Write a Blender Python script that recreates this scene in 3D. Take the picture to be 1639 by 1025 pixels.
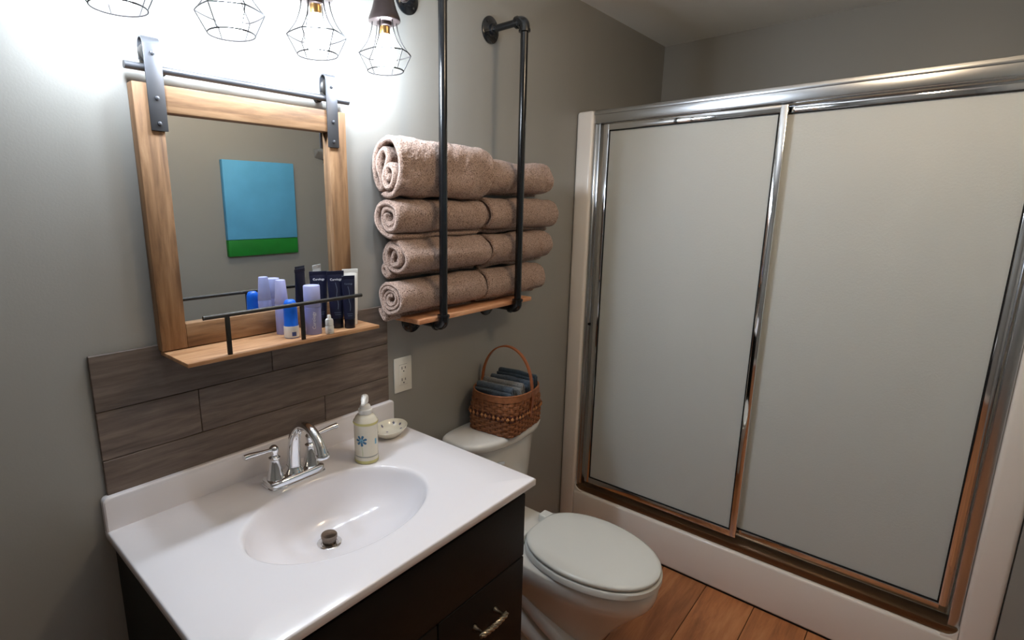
import bpy, bmesh, math, random
import numpy as np
from mathutils import Vector, Matrix

for o in list(bpy.data.objects): bpy.data.objects.remove(o)
scene = bpy.context.scene
COL = scene.collection
PI = math.pi

# ------------------------------------------------------------------ camera
CAM = Vector((0.0, -1.25, 1.541))
PITCH = math.radians(12.0); YAW = math.radians(42.78)       # angle between view direction and +x
cd = bpy.data.cameras.new('camera'); cam = bpy.data.objects.new('camera', cd); COL.objects.link(cam)
cd.sensor_fit = 'HORIZONTAL'; cd.sensor_width = 36.0; cd.lens = 854.0 / 1639.0 * 36.0
cd.shift_x = (819.5 - 722.0) / 1639.0
cd.clip_start = 0.02
cam.location = CAM
fw = Vector((math.cos(YAW) * math.cos(PITCH), math.sin(YAW) * math.cos(PITCH), -math.sin(PITCH)))
cam.rotation_euler = fw.to_track_quat('-Z', 'Y').to_euler()
scene.camera = cam

# ------------------------------------------------------------------ world / view
w = bpy.data.worlds.new('world'); scene.world = w; w.use_nodes = True
w.node_tree.nodes['Background'].inputs[0].default_value = (0.8, 0.85, 1, 1)
w.node_tree.nodes['Background'].inputs[1].default_value = 0.0
vs = scene.view_settings
vs.view_transform = 'Standard'; vs.look = 'None'; vs.gamma = 1.0; vs.use_curve_mapping = False
vs.exposure = 0.0
BULB_STRENGTH = 200.0                       # the four vanity bulbs light the room
CEILING_LIGHT = 36.0                       # radiance of the room's globe ceiling lamp

# ------------------------------------------------------------------ materials
def srgb(r, g, b):
    f = lambda c: (c / 255 / 12.92) if c / 255 <= .04045 else ((c / 255 + .055) / 1.055) ** 2.4
    return (f(r), f(g), f(b), 1)
def mat(name, col, rough=.5, metal=0, bump=0, bscale=60, var=0, vscale=8, spec=.5, coat=0, trans=0, ior=1.45, emit=None, sheen=0, bdist=.002):
    m = bpy.data.materials.new(name); m.use_nodes = True
    nt = m.node_tree; b = nt.nodes['Principled BSDF']
    b.inputs['Base Color'].default_value = col; b.inputs['Roughness'].default_value = rough
    b.inputs['Metallic'].default_value = metal; b.inputs['Specular IOR Level'].default_value = spec
    b.inputs['Coat Weight'].default_value = coat; b.inputs['Coat Roughness'].default_value = .08
    b.inputs['Transmission Weight'].default_value = trans; b.inputs['IOR'].default_value = ior
    b.inputs['Sheen Weight'].default_value = sheen
    if emit:
        b.inputs['Emission Color'].default_value = emit[0]; b.inputs['Emission Strength'].default_value = emit[1]
    tc = nt.nodes.new('ShaderNodeTexCoord')
    if var:
        n = nt.nodes.new('ShaderNodeTexNoise'); n.inputs['Scale'].default_value = vscale; n.inputs['Detail'].default_value = 6
        nt.links.new(tc.outputs['Object'], n.inputs['Vector'])
        r = nt.nodes.new('ShaderNodeValToRGB')
        r.color_ramp.elements[0].position = .3; r.color_ramp.elements[1].position = .7
        r.color_ramp.elements[0].color = tuple(c * (1 - var) for c in col[:3]) + (1,)
        r.color_ramp.elements[1].color = tuple(min(1, c * (1 + var)) for c in col[:3]) + (1,)
        nt.links.new(n.outputs['Fac'], r.inputs['Fac']); nt.links.new(r.outputs['Color'], b.inputs['Base Color'])
    if bump:
        n2 = nt.nodes.new('ShaderNodeTexNoise'); n2.inputs['Scale'].default_value = bscale; n2.inputs['Detail'].default_value = 3
        nt.links.new(tc.outputs['Object'], n2.inputs['Vector'])
        bp = nt.nodes.new('ShaderNodeBump'); bp.inputs['Strength'].default_value = bump; bp.inputs['Distance'].default_value = bdist
        nt.links.new(n2.outputs['Fac'], bp.inputs['Height']); nt.links.new(bp.outputs['Normal'], b.inputs['Normal'])
    return m
def wood(name, cols, axis=0, stretch=9, scale=7, rough=.6, bump=.25, knots=0, pvar=.12):
    """long-grain wood: noise squeezed across the grain, darker streaks, per-piece offset and tint"""
    m = bpy.data.materials.new(name); m.use_nodes = True
    nt = m.node_tree; b = nt.nodes['Principled BSDF']; b.inputs['Roughness'].default_value = rough
    L = nt.links.new; N = nt.nodes.new
    tc = N('ShaderNodeTexCoord'); oi = N('ShaderNodeObjectInfo')
    vm = N('ShaderNodeVectorMath'); vm.operation = 'MULTIPLY_ADD'
    sc = [stretch] * 3; sc[axis] = 1.0
    vm.inputs[1].default_value = sc
    cx = N('ShaderNodeCombineXYZ'); mu = N('ShaderNodeMath'); mu.operation = 'MULTIPLY'; mu.inputs[1].default_value = 37.0
    L(oi.outputs['Random'], mu.inputs[0])
    for i in range(3): L(mu.outputs[0], cx.inputs[i])
    L(tc.outputs['Object'], vm.inputs[0]); L(cx.outputs[0], vm.inputs[2])
    n = N('ShaderNodeTexNoise'); n.inputs['Scale'].default_value = scale; n.inputs['Detail'].default_value = 9
    n.inputs['Roughness'].default_value = .62; n.inputs['Distortion'].default_value = .35
    L(vm.outputs[0], n.inputs['Vector'])
    r = N('ShaderNodeValToRGB'); e = r.color_ramp.elements
    e[0].position = .28; e[0].color = cols[0]; e[1].position = .72; e[1].color = cols[-1]
    if len(cols) > 2:
        x = r.color_ramp.elements.new(.5); x.color = cols[1]
    L(n.outputs['Fac'], r.inputs['Fac'])
    out = r.outputs['Color']
    if knots:
        vo = N('ShaderNodeTexVoronoi'); vo.inputs['Scale'].default_value = knots
        vk = N('ShaderNodeVectorMath'); vk.operation = 'MULTIPLY_ADD'
        s2 = [2.4] * 3; s2[axis] = 1.0; vk.inputs[1].default_value = s2
        L(tc.outputs['Object'], vk.inputs[0]); L(cx.outputs[0], vk.inputs[2]); L(vk.outputs[0], vo.inputs['Vector'])
        kr = N('ShaderNodeValToRGB'); kr.color_ramp.elements[0].position = .04; kr.color_ramp.elements[0].color = (.3, .26, .22, 1)
        kr.color_ramp.elements[1].position = .16; kr.color_ramp.elements[1].color = (1, 1, 1, 1)
        L(vo.outputs['Distance'], kr.inputs['Fac'])
        mx = N('ShaderNodeMix'); mx.data_type = 'RGBA'; mx.blend_type = 'MULTIPLY'; mx.inputs[0].default_value = .75
        L(out, mx.inputs[6]); L(kr.outputs['Color'], mx.inputs[7]); out = mx.outputs[2]
    hs = N('ShaderNodeHueSaturation'); mr = N('ShaderNodeMapRange'); mr.inputs[3].default_value = 1 - pvar; mr.inputs[4].default_value = 1 + pvar
    L(oi.outputs['Random'], mr.inputs[0]); L(mr.outputs[0], hs.inputs['Value']); L(out, hs.inputs['Color'])
    L(hs.outputs['Color'], b.inputs['Base Color'])
    bp = N('ShaderNodeBump'); bp.inputs['Strength'].default_value = bump; bp.inputs['Distance'].default_value = .002
    L(n.outputs['Fac'], bp.inputs['Height']); L(bp.outputs['Normal'], b.inputs['Normal'])
    return m
def terry(name, c0, c1, scale=330, bstr=.9):
    m = bpy.data.materials.new(name); m.use_nodes = True
    nt = m.node_tree; b = nt.nodes['Principled BSDF']; L = nt.links.new; N = nt.nodes.new
    b.inputs['Roughness'].default_value = .95; b.inputs['Specular IOR Level'].default_value = .1; b.inputs['Sheen Weight'].default_value = .25
    tc = N('ShaderNodeTexCoord')
    n = N('ShaderNodeTexNoise'); n.inputs['Scale'].default_value = scale; n.inputs['Detail'].default_value = 2
    L(tc.outputs['Object'], n.inputs['Vector'])
    r = N('ShaderNodeValToRGB'); r.color_ramp.elements[0].position = .33; r.color_ramp.elements[0].color = c0
    r.color_ramp.elements[1].position = .55; r.color_ramp.elements[1].color = c1
    L(n.outputs['Fac'], r.inputs['Fac']); L(r.outputs['Color'], b.inputs['Base Color'])
    bp = N('ShaderNodeBump'); bp.inputs['Strength'].default_value = bstr; bp.inputs['Distance'].default_value = .003
    L(n.outputs['Fac'], bp.inputs['Height']); L(bp.outputs['Normal'], b.inputs['Normal'])
    return m

M = {}
M['wall'] = mat('wall_paint', srgb(150, 148, 142), .42, bump=.08, bscale=220, var=.015, vscale=3)
M['ceil'] = mat('ceiling_paint', srgb(238, 236, 230), .8, bump=.1, bscale=120)
M['plank'] = wood('weathered_plank', [srgb(76, 64, 56), srgb(104, 90, 80), srgb(128, 113, 102)], 0, 10, 6, .55, .2, knots=3.2, pvar=.14)
M['pine'] = wood('mirror_pine', [srgb(98, 70, 46), srgb(140, 105, 72), srgb(166, 131, 96)], 2, 10, 6, .6, .3, knots=2.2, pvar=.06)
M['pine_x'] = wood('mirror_pine_across', [srgb(98, 70, 46), srgb(140, 105, 72), srgb(166, 131, 96)], 0, 10, 6, .6, .3, knots=2.2, pvar=.06)
M['shelfwood'] = wood('shelf_pine', [srgb(146, 100, 64), srgb(176, 130, 90), srgb(194, 154, 114)], 0, 10, 6, .55, .2, pvar=.04)
M['board'] = wood('rack_board_wood', [srgb(172, 112, 74), srgb(208, 150, 110), srgb(226, 178, 138)], 0, 9, 6, .5, .2, knots=2.0, pvar=.04)
M['floor'] = wood('floor_plank_wood', [srgb(140, 86, 50), srgb(182, 116, 70), srgb(202, 140, 92)], 0, 9, 3.5, .4, .15, pvar=.14)
M['gap'] = mat('plank_gap', srgb(40, 30, 24), .9)
M['marble'] = mat('cultured_marble', srgb(240, 236, 238), .16, coat=.4, spec=.5)
M['porcelain'] = mat('porcelain', srgb(222, 219, 212), .14, coat=.5)
M['seat'] = mat('seat_plastic', srgb(222, 222, 216), .22)
M['fiber'] = mat('fibreglass', srgb(238, 230, 221), .25, coat=.2)
M['cab'] = mat('espresso_cabinet', srgb(20, 18, 16), .55, spec=.3, bump=.12, bscale=90, var=.12, vscale=12)
M['chrome'] = mat('chrome', (.82, .83, .85, 1), .06, 1)
M['nickel'] = mat('brushed_aluminium', (.62, .63, .64, 1), .26, 1)
M['drain'] = mat('bronze_stopper', srgb(120, 108, 98), .22, 1)
M['pipe'] = mat('black_pipe', srgb(16, 17, 19), .2, bump=.05, bscale=50, coat=.35)
M['iron'] = mat('grey_steel', srgb(92, 93, 97), .42, .75, bump=.05, bscale=80)
M['dark'] = mat('dark_steel', srgb(52, 50, 47), .45, .5)
M['bronze'] = mat('lamp_bronze', srgb(62, 52, 50), .38, .6)
M['wire'] = mat('cage_wire', srgb(15, 12, 11), .6, spec=.2)
M['bulb'] = mat('bulb_glow', (1, 1, 1, 1), .3, emit=((.855, .965, 1.10, 1), BULB_STRENGTH))
M['brass'] = mat('bulb_screw', srgb(190, 150, 96), .3, 1)
M['mirror'] = mat('mirror_glass', (.83, .88, .92, 1), .005, 1)
M['towel'] = terry('terry_towel', srgb(96, 72, 60), srgb(190, 162, 146), 360, 1.0)
M['cream'] = mat('cream_ceramic', srgb(226, 219, 200), .2, coat=.4)
M['creamy'] = mat('yellow_band', srgb(206, 198, 130), .25, coat=.3)
M['greyband'] = mat('grey_band', srgb(150, 150, 140), .3)
M['flower'] = mat('painted_blue', srgb(62, 112, 146), .3, var=.2, vscale=150)
M['flowerc'] = mat('painted_light_blue', srgb(120, 176, 200), .3)
M['stem'] = mat('painted_green', srgb(176, 184, 132), .3)
M['violet'] = mat('painted_violet', srgb(88, 84, 110), .3)
M['whitep'] = mat('white_plastic', srgb(232, 230, 224), .35)
M['plate'] = mat('outlet_plastic', srgb(226, 222, 210), .4)
M['black'] = mat('black_slot', srgb(22, 20, 18), .6)
M['navy'] = mat('navy_tube', srgb(22, 25, 48), .34)
M['navycap'] = mat('navy_cap', srgb(14, 16, 32), .28)
M['lav'] = mat('lavender_plastic', srgb(150, 152, 200), .4)
M['lavcap'] = mat('lavender_cap', srgb(170, 172, 214), .38)
M['blue'] = mat('blue_plastic', srgb(22, 98, 206), .28)
M['print'] = mat('white_print', srgb(235, 235, 240), .5)
M['greyprint'] = mat('grey_print', srgb(110, 120, 140), .5)
M['blueprint'] = mat('blue_print', srgb(70, 90, 150), .5)
M['splint'] = mat('oak_splint', srgb(142, 88, 54), .55, var=.22, vscale=60, bump=.2, bscale=140)
M['splint_dk'] = mat('dark_splint', srgb(84, 42, 28), .55, var=.2, vscale=60)
M['splint_lt'] = mat('light_splint', srgb(182, 122, 72), .55, var=.15, vscale=60)
M['handle'] = mat('basket_handle_oak', srgb(150, 84, 46), .45, var=.2, vscale=40)
M['slate'] = terry('slate_cloth', srgb(50, 58, 68), srgb(82, 92, 102), 420, .5)
M['grey'] = terry('grey_cloth', srgb(84, 84, 82), srgb(128, 126, 122), 420, .5)
M['teal'] = terry('dark_blue_cloth', srgb(26, 36, 46), srgb(52, 66, 78), 420, .5)
M['pull'] = mat('pewter_pull', srgb(172, 160, 140), .3, 1, bump=.2, bscale=120)
M['canvas_blue'] = mat('canvas_blue', srgb(92, 172, 214), .6, var=.08, vscale=5)
M['canvas_green'] = mat('canvas_green', srgb(20, 128, 40), .6, var=.15, vscale=8)
M['rubber'] = mat('black_rubber', srgb(14, 14, 14), .7)
M['whitetrim'] = mat('white_trim', srgb(222, 218, 210), .45)
# obscure shower glass
g = mat('obscure_glass', (.88, .90, .87, 1), .5, trans=.5, ior=1.3, bump=.5, bscale=160, bdist=.001); M['glass'] = g
M['opal'] = mat('opal_shade', (1, 1, 1, 1), .4, emit=((1, .77, .52, 1), CEILING_LIGHT))

# ------------------------------------------------------------------ helpers
WORLD = {}
def wl(o): return WORLD.get(o.name, Vector((0, 0, 0)))
def props(o, label=None, cat=None, group=None, kind=None):
    if label: o['label'] = label
    if cat: o['category'] = cat
    if group: o['group'] = group
    if kind: o['kind'] = kind
    return o
def thing(name, loc, label, cat, group=None, kind=None):
    o = bpy.data.objects.new(name, None); o.empty_display_size = .05
    COL.objects.link(o); o.location = loc; WORLD[o.name] = Vector(loc)
    return props(o, label, cat, group, kind)
def link(name, me, parent, loc):
    o = bpy.data.objects.new(name, me); COL.objects.link(o); WORLD[o.name] = Vector(loc)
    if parent: o.parent = parent; o.location = Vector(loc) - wl(parent)
    else: o.location = loc
    return o
def obj(name, vf, m, parent=None, loc=None, smooth=True, angle=40):
    """vf = (verts, faces) in world coordinates; origin goes to the base centre (or loc)"""
    v = np.asarray(vf[0], dtype=float)
    if loc is None:
        lo, hi = v.min(0), v.max(0); loc = ((lo[0] + hi[0]) / 2, (lo[1] + hi[1]) / 2, lo[2])
    v = v - np.asarray(loc)
    me = bpy.data.meshes.new(name)
    me.from_pydata(v.tolist(), [], [list(map(int, f)) for f in vf[1]])
    bm = bmesh.new(); bm.from_mesh(me)
    bmesh.ops.recalc_face_normals(bm, faces=bm.faces)
    bm.to_mesh(me); bm.free()
    if smooth:
        me.polygons.foreach_set('use_smooth', [True] * len(me.polygons))
        me.set_sharp_from_angle(angle=math.radians(angle))
    me.materials.append(m); me.update()
    return link(name, me, parent, loc)
def inst(name, src, parent, loc, rotz=0):
    o = link(name, src.data, parent, loc); o.rotation_euler.z = rotz; return o
def merge(*parts):
    V = []; F = []
    for v, f in parts:
        n = len(V); V += [tuple(p) for p in v]; F += [[i + n for i in q] for q in f]
    return V, F
def xform(vf, mtx): return [tuple(mtx @ Vector(p)) for p in vf[0]], vf[1]
def move(vf, x, y, z): return [(p[0] + x, p[1] + y, p[2] + z) for p in vf[0]], vf[1]
def frombm(bm):
    bm.verts.ensure_lookup_table(); bm.verts.index_update()
    r = [tuple(v.co) for v in bm.verts], [[v.index for v in f.verts] for f in bm.faces]; bm.free(); return r
def box(x0, x1, y0, y1, z0, z1, bev=0, seg=2):
    bm = bmesh.new(); bmesh.ops.create_cube(bm, size=1)
    for v in bm.verts:
        v.co = ((x0 + x1) / 2 + v.co.x * (x1 - x0), (y0 + y1) / 2 + v.co.y * (y1 - y0), (z0 + z1) / 2 + v.co.z * (z1 - z0))
    if bev: bmesh.ops.bevel(bm, geom=bm.edges[:], offset=bev, segments=seg, affect='EDGES', profile=.5)
    return frombm(bm)
def rings(R, cap0=True, cap1=True, closed=True):
    """loft equal-length rings of points"""
    n = len(R[0]); V = [tuple(p) for r in R for p in r]; F = []
    for i in range(len(R) - 1):
        for j in range(n if closed else n - 1):
            k = (j + 1) % n; F.append([i * n + j, i * n + k, (i + 1) * n + k, (i + 1) * n + j])
    if cap0: F.append(list(range(n))[::-1])
    if cap1: F.append([(len(R) - 1) * n + j for j in range(n)])
    return V, F
def lathe(prof, n=32, c=(0, 0, 0), caps=True):
    R = [[(c[0] + r * math.cos(2 * PI * j / n), c[1] + r * math.sin(2 * PI * j / n), c[2] + z) for j in range(n)] for r, z in prof]
    return rings(R, caps, caps)
def lathe_axis(prof, p0, axis, n=24):
    q = Vector(axis).normalized().to_track_quat('Z', 'Y').to_matrix().to_4x4()
    return xform(lathe(prof, n), Matrix.Translation(Vector(p0)) @ q)
def catmull(P, n=8, closed=False):
    P = [Vector(p) for p in P]; out = []; m = len(P)
    for i in range(m if closed else m - 1):
        g_ = (lambda k: P[k % m]) if closed else (lambda k: P[max(0, min(m - 1, k))])
        a, b, c, d = g_(i - 1), g_(i), g_(i + 1), g_(i + 2)
        for k in range(n):
            t = k / n
            out.append(.5 * ((2 * b) + (c - a) * t + (2 * a - 5 * b + 4 * c - d) * t * t + (3 * b - a - 3 * c + d) * t ** 3))
    if not closed: out.append(P[-1])
    return out
def tube(path, r, n=10, closed=False, caps=True, flat=None):
    """sweep a round (or flat=(w,t)) section along a path; r may be a list"""
    P = [Vector(p) for p in path]; m = len(P); R = []
    rr = r if isinstance(r, (list, tuple)) else [r] * m
    T = []
    for i in range(m):
        if closed: t = P[(i + 1) % m] - P[i - 1]
        else: t = P[min(m - 1, i + 1)] - P[max(0, i - 1)]
        T.append(t.normalized())
    up = Vector((0, 0, 1)) if abs(T[0].z) < .9 else Vector((0, 1, 0))
    nrm = (up - T[0] * up.dot(T[0])).normalized()
    for i in range(m):
        nrm = (nrm - T[i] * nrm.dot(T[i])).normalized(); bi = T[i].cross(nrm)
        if flat:
            a, b = flat
            sec = [(-a / 2, -b / 2), (a / 2, -b / 2), (a / 2, b / 2), (-a / 2, b / 2)]
            R.append([P[i] + bi * u + nrm * v for u, v in sec])
        else:
            R.append([P[i] + (bi * math.cos(2 * PI * k / n) + nrm * math.sin(2 * PI * k / n)) * rr[i] for k in range(n)])
    if closed: R.append(R[0]); return rings(R, False, False)
    return rings(R, caps, caps)
def arc(c, r, a0, a1, n, plane='xz'):
    o = []
    for i in range(n + 1):
        a = a0 + (a1 - a0) * i / n; u, v = r * math.cos(a), r * math.sin(a)
        o.append({'xz': (c[0] + u, c[1], c[2] + v), 'yz': (c[0], c[1] + u, c[2] + v), 'xy': (c[0] + u, c[1] + v, c[2])}[plane])
    return o
def superring(cx, cy, a, b, z, e=2.0, n=48, rot=0, flatback=None):
    o = []
    for j in range(n):
        t = 2 * PI * j / n; c, s = math.cos(t), math.sin(t)
        x = a * math.copysign(abs(c) ** (2 / e), c); y = b * math.copysign(abs(s) ** (2 / e), s)
        if flatback is not None and y > flatback: y = flatback
        o.append((cx + x * math.cos(rot) - y * math.sin(rot), cy + x * math.sin(rot) + y * math.cos(rot), z))
    return o
def text_mesh(s, size):
    cu = bpy.data.curves.new('lettering', 'FONT'); cu.body = s; cu.size = size; cu.align_x = 'CENTER'; cu.align_y = 'CENTER'
    cu.extrude = .00012; cu.resolution_u = 2
    o = bpy.data.objects.new('lettering', cu); COL.objects.link(o)
    dg = bpy.context.evaluated_depsgraph_get(); me = bpy.data.meshes.new_from_object(o.evaluated_get(dg))
    vf = [tuple(v.co) for v in me.vertices], [list(p.vertices) for p in me.polygons]
    bpy.data.objects.remove(o); bpy.data.curves.remove(cu); bpy.data.meshes.remove(me)
    return vf
# smooth value noise for numpy arrays
def vnoise(x, y, z, seed):
    def h(i, j, k):
        n = (i * 374761393 + j * 668265263 + k * 2147483647 + seed * 1274126177).astype(np.int64) & 0x7fffffff
        n = ((n ^ (n >> 13)) * 1274126177) & 0x7fffffff
        return (n ^ (n >> 16)) / 0x7fffffff * 2 - 1
    xi, yi, zi = np.floor(x).astype(np.int64), np.floor(y).astype(np.int64), np.floor(z).astype(np.int64)
    f = lambda t: t * t * (3 - 2 * t)
    u, v, w_ = f(x - xi), f(y - yi), f(z - zi); r = 0
    for a in (0, 1):
        for b in (0, 1):
            for c in (0, 1):
                r = r + (u if a else 1 - u) * (v if b else 1 - v) * (w_ if c else 1 - w_) * h(xi + a, yi + b, zi + c)
    return r
def ribbon_roll(name, path, t, x0, x1, yc, zc, m, seed, nx=90, fuzz=.0009, lump=.004, stagger=.006, parent=None, axis='x', base=None):
    """a thick cloth ribbon whose section follows `path` [(u,v)], u towards the room, v up, swept along x"""
    pts = np.array([(p[0], p[1]) for p in path]); m_ = len(pts)
    tg = np.gradient(pts, axis=0); tg /= np.linalg.norm(tg, axis=1)[:, None] + 1e-9
    nr = np.stack([-tg[:, 1], tg[:, 0]], 1)
    s = np.r_[0, np.cumsum(np.linalg.norm(np.diff(pts, axis=0), axis=1))]
    endf = np.sqrt(np.clip(1 - (1 - np.clip(np.minimum(s, s[-1] - s) / (t * .6), 0, 1)) ** 2, .02, 1))
    e = t * .55
    uu = np.r_[[0, .08, .3, .6, 1.0]] * e
    xs = np.r_[x0 + uu, np.linspace(x0 + e, x1 - e, nx)[1:-1], (x1 - uu)[::-1]]
    d = np.minimum(xs - x0, x1 - xs); th = np.sqrt(np.clip(1 - (1 - np.clip(d / e, 0, 1)) ** 2, .0, 1))
    loop = np.r_[np.arange(m_), np.arange(m_)[::-1]]; sg = np.r_[np.ones(m_), -np.ones(m_)]
    P = pts[loop]; Nn = nr[loop] * sg[:, None]; S = s[loop]; E = endf[loop]
    K = len(loop); X = xs[:, None] + np.zeros(K)[None]
    # stagger the ends of the layers
    st = vnoise(S * 14, S * 0 + .5, S * 0 + .5, seed) * stagger
    edge = np.clip(1 - np.abs(d) / .05, 0, 1)
    left = (xs < (x0 + x1) / 2)
    X = X + (edge * np.where(left, 1, 0))[:, None] * st[None] + (edge * np.where(left, 0, -1))[:, None] * np.roll(st, 7)[None]
    lump = lump * 1.5
    lumpv = vnoise(X * 16, P[None, :, 0] * 16 + 0 * X, P[None, :, 1] * 16 + 0 * X, seed + 3) * lump + vnoise(X * 45, P[None, :, 0] * 45 + 0 * X, P[None, :, 1] * 45 + 0 * X, seed + 4) * lump * .3
    rad = np.linalg.norm(P, axis=1)[None] + 1e-6
    fz = vnoise(X * 420, (P[None, :, 0] + Nn[None, :, 0] * .01) * 420 + 0 * X, (P[None, :, 1] + Nn[None, :, 1] * .01) * 420 + 0 * X, seed + 5) * fuzz
    off = (t / 2) * th[:, None] * E[None] + fz * th[:, None]
    U = P[None, :, 0] + Nn[None, :, 0] * off + P[None, :, 0] / rad * lumpv
    V = P[None, :, 1] + Nn[None, :, 1] * off + P[None, :, 1] / rad * lumpv
    verts = np.stack([X, yc - U, zc + V], -1).reshape(-1, 3)
    nX = len(xs)
    i = np.arange(nX - 1)[:, None] * K; j = np.arange(K)[None]; k = (j + 1) % K
    F = np.stack([i + j, i + k, i + K + k, i + K + j], -1).reshape(-1, 4)
    c0 = np.array([[a, a + 1, K - 2 - a, K - 1 - a] for a in range(m_ - 1)])
    F = np.concatenate([F, c0, c0[:, ::-1] + (nX - 1) * K])
    return verts, F
def fastobj(name, vf, m, parent=None, loc=None):
    v, f = vf; v = np.asarray(v, float); f = np.asarray(f)
    if loc is None:
        lo, hi = v.min(0), v.max(0); loc = ((lo[0] + hi[0]) / 2, (lo[1] + hi[1]) / 2, lo[2])
    v = v - np.asarray(loc)
    me = bpy.data.meshes.new(name); me.vertices.add(len(v)); me.vertices.foreach_set('co', v.ravel())
    me.loops.add(f.size); me.loops.foreach_set('vertex_index', f.ravel().astype(np.int32))
    me.polygons.add(len(f)); me.polygons.foreach_set('loop_start', np.arange(0, f.size, f.shape[1], dtype=np.int32))
    me.update(calc_edges=True); me.validate()
    me.polygons.foreach_set('use_smooth', [True] * len(me.polygons)); me.materials.append(m)
    return link(name, me, parent, loc)

# ================================================================== THE ROOM
XL, XS, XE = -.95, 2.145, 3.02          # left wall, shower front, shower back wall
YF, ZC = -1.85, 2.37
def struct(name, vf, m, parent=None): return props(obj(name, vf, m, parent, smooth=False), kind='structure')
fl = struct('floor', box(XL - .1, XE + .1, YF - .1, .1, -.12, -.004), M['gap'])
rng = random.Random(4)
row = 0; y = 0.0
while y > YF:
    y1 = max(YF, y - .178); x = XL - rng.uniform(0, 1.1)
    while x < XS:
        xa, xb = max(XL, x), min(XS, x + 1.2)
        if xb - xa > .02: obj('floor_plank', box(xa + .0012, xb - .0012, y1 + .0012, y - .0012, -.006, 0, .0012, 1), M['floor'], fl, smooth=False)
        x += 1.2
    y = y1
struct('wall_back', box(XL - .1, XE + .1, 0, .1, 0, ZC), M['wall'])
struct('wall_front', box(XL - .1, XE + .1, YF - .1, YF, 0, ZC), M['wall'])
struct('wall_left', box(XL - .1, XL, YF, 0, 0, ZC), M['wall'])
struct('wall_right', box(XE, XE + .1, YF, 0, 0, ZC), M['wall'])
struct('wall_shower_end', box(XS, XE, YF, -1.525, 0, ZC), M['wall'])
struct('ceiling', box(XL - .1, XE + .1, YF - .1, .1, ZC, ZC + .1), M['ceil'])
struct('baseboard_back', box(XL, .25, -.014, 0, 0, .09, .003), M['whitetrim'])
struct('baseboard_left', box(XL, XL + .014, YF, -.014, 0, .09, .003), M['whitetrim'])

# ---------------------------------------------------------------- shower
sh = thing('shower_surround', (XS + .4, -.76, 0), 'off-white moulded fibreglass shower surround at the far end of the room', 'shower')
YO = -.078; YE = -1.447; ZT = 1.937; ZP = .195
obj('end_panel', box(XS, XE - .003, YO, -.002, .0, ZT, .012, 3), M['fiber'], sh)
obj('end_panel', box(XS, XE - .003, -1.523, YE, .0, ZT, .012, 3), M['fiber'], sh)
obj('back_panel', box(XE - .06, XE - .003, YE, YO, .0, ZT, .012, 3), M['fiber'], sh)
# curb with coved inner corners
def cove(y0, s):
    pts = [(y0, ZP - .02), (y0 + s * .04, ZP - .02)] + [(y0 + s * (.04 - .04 * math.sin(a)), ZP + .04 - .04 * math.cos(a)) for a in np.linspace(0, PI / 2, 7)]
    return rings([[(x, p[0], p[1]) for p in pts] for x in (XS + .004, XS + .11)])
obj('curb', merge(box(XS, XS + .115, YE - .005, YO + .005, 0, ZP, .012, 3)), M['fiber'], sh)
obj('corner_cove', cove(YO, -1), M['fiber'], sh); obj('corner_cove', cove(YE, 1), M['fiber'], sh)
obj('pan', box(XS + .1, XE - .05, YE, YO, 0, .07, .01), M['fiber'], sh)

dr = thing('shower_door', (XS + .05, -.76, ZP), 'chrome framed sliding shower door with obscure glass panels', 'shower door')
XD = XS + .022
obj('jamb', merge(box(XD - .004, XD + .05, YO - .028, YO - .001, ZP, 1.882, .003), box(XD - .010, XD - .003, YO - .012, YO - .002, ZP, 1.882, .001)), M['nickel'], dr)
obj('jamb', box(XD - .004, XD + .05, YE + .001, YE + .028, ZP, 1.882, .003), M['nickel'], dr)
obj('header', merge(box(XD - .012, XD + .06, YE + .001, YO - .001, 1.882, 1.937, .006), box(XD - .016, XD - .010, YE + .001, YO - .001, 1.918, 1.930, .002)), M['nickel'], dr)
obj('sill_track', box(XD - .010, XD + .06, YE + .001, YO - .001, ZP + .001, ZP + .03, .004), mat('bronze_track', srgb(120, 92, 66), .35, .8), dr)
obj('bumper', box(XD - .004, XD + .004, YO - .030, YO - .016, 1.012, 1.026, .002), M['rubber'], dr)
def panel(ya, yb, xp, z0=ZP + .05, z1=1.879):
    p = obj('door_panel', merge(box(xp, xp + .018, ya - .024, ya, z0, z1, .003), box(xp, xp + .018, yb, yb + .024, z0, z1, .003),
        box(xp, xp + .018, yb + .02, ya - .02, z1 - .026, z1, .003), box(xp, xp + .018, yb + .02, ya - .02, z0, z0 + .028, .003)), M['chrome'], dr)
    obj('gasket', merge(box(xp + .002, xp + .012, ya - .0275, ya - .0235, z0 + .028, z1 - .026), box(xp + .002, xp + .012, yb + .0235, yb + .0275, z0 + .028, z1 - .026),
        box(xp + .002, xp + .012, yb + .024, ya - .024, z0 + .0275, z0 + .032), box(xp + .002, xp + .012, yb + .024, ya - .024, z1 - .030, z1 - .0255)), M['rubber'], p, smooth=False)
    obj('glass_pane', box(xp + .006, xp + .010, yb + .0275, ya - .0275, z0 + .032, z1 - .03), M['glass'], p, smooth=False)
panel(-.120, -.79, XD - .002); panel(-.755, YE + .032, XD + .026)

# ---------------------------------------------------------------- plank backsplash behind the vanity
pk = thing('plank_panel', (.655, 0, .935), 'weathered grey-brown wood plank panel on the wall above the vanity backsplash', 'wood panel')
PX0, PX1 = .262, 1.051
rows = [(.936, 1.014, [.812]), (1.0155, 1.122, [.47]), (1.1235, 1.244, [.66])]
for z0, z1, cuts in rows:
    xs = [PX0] + cuts + [PX1]
    for a, b in zip(xs[:-1], xs[1:]):
        obj('plank', box(a + .0006, b - .0006, -.0085 - rng.uniform(0, .001), -.0005, z0, z1, .0012, 1), M['plank'], pk, smooth=False)

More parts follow.
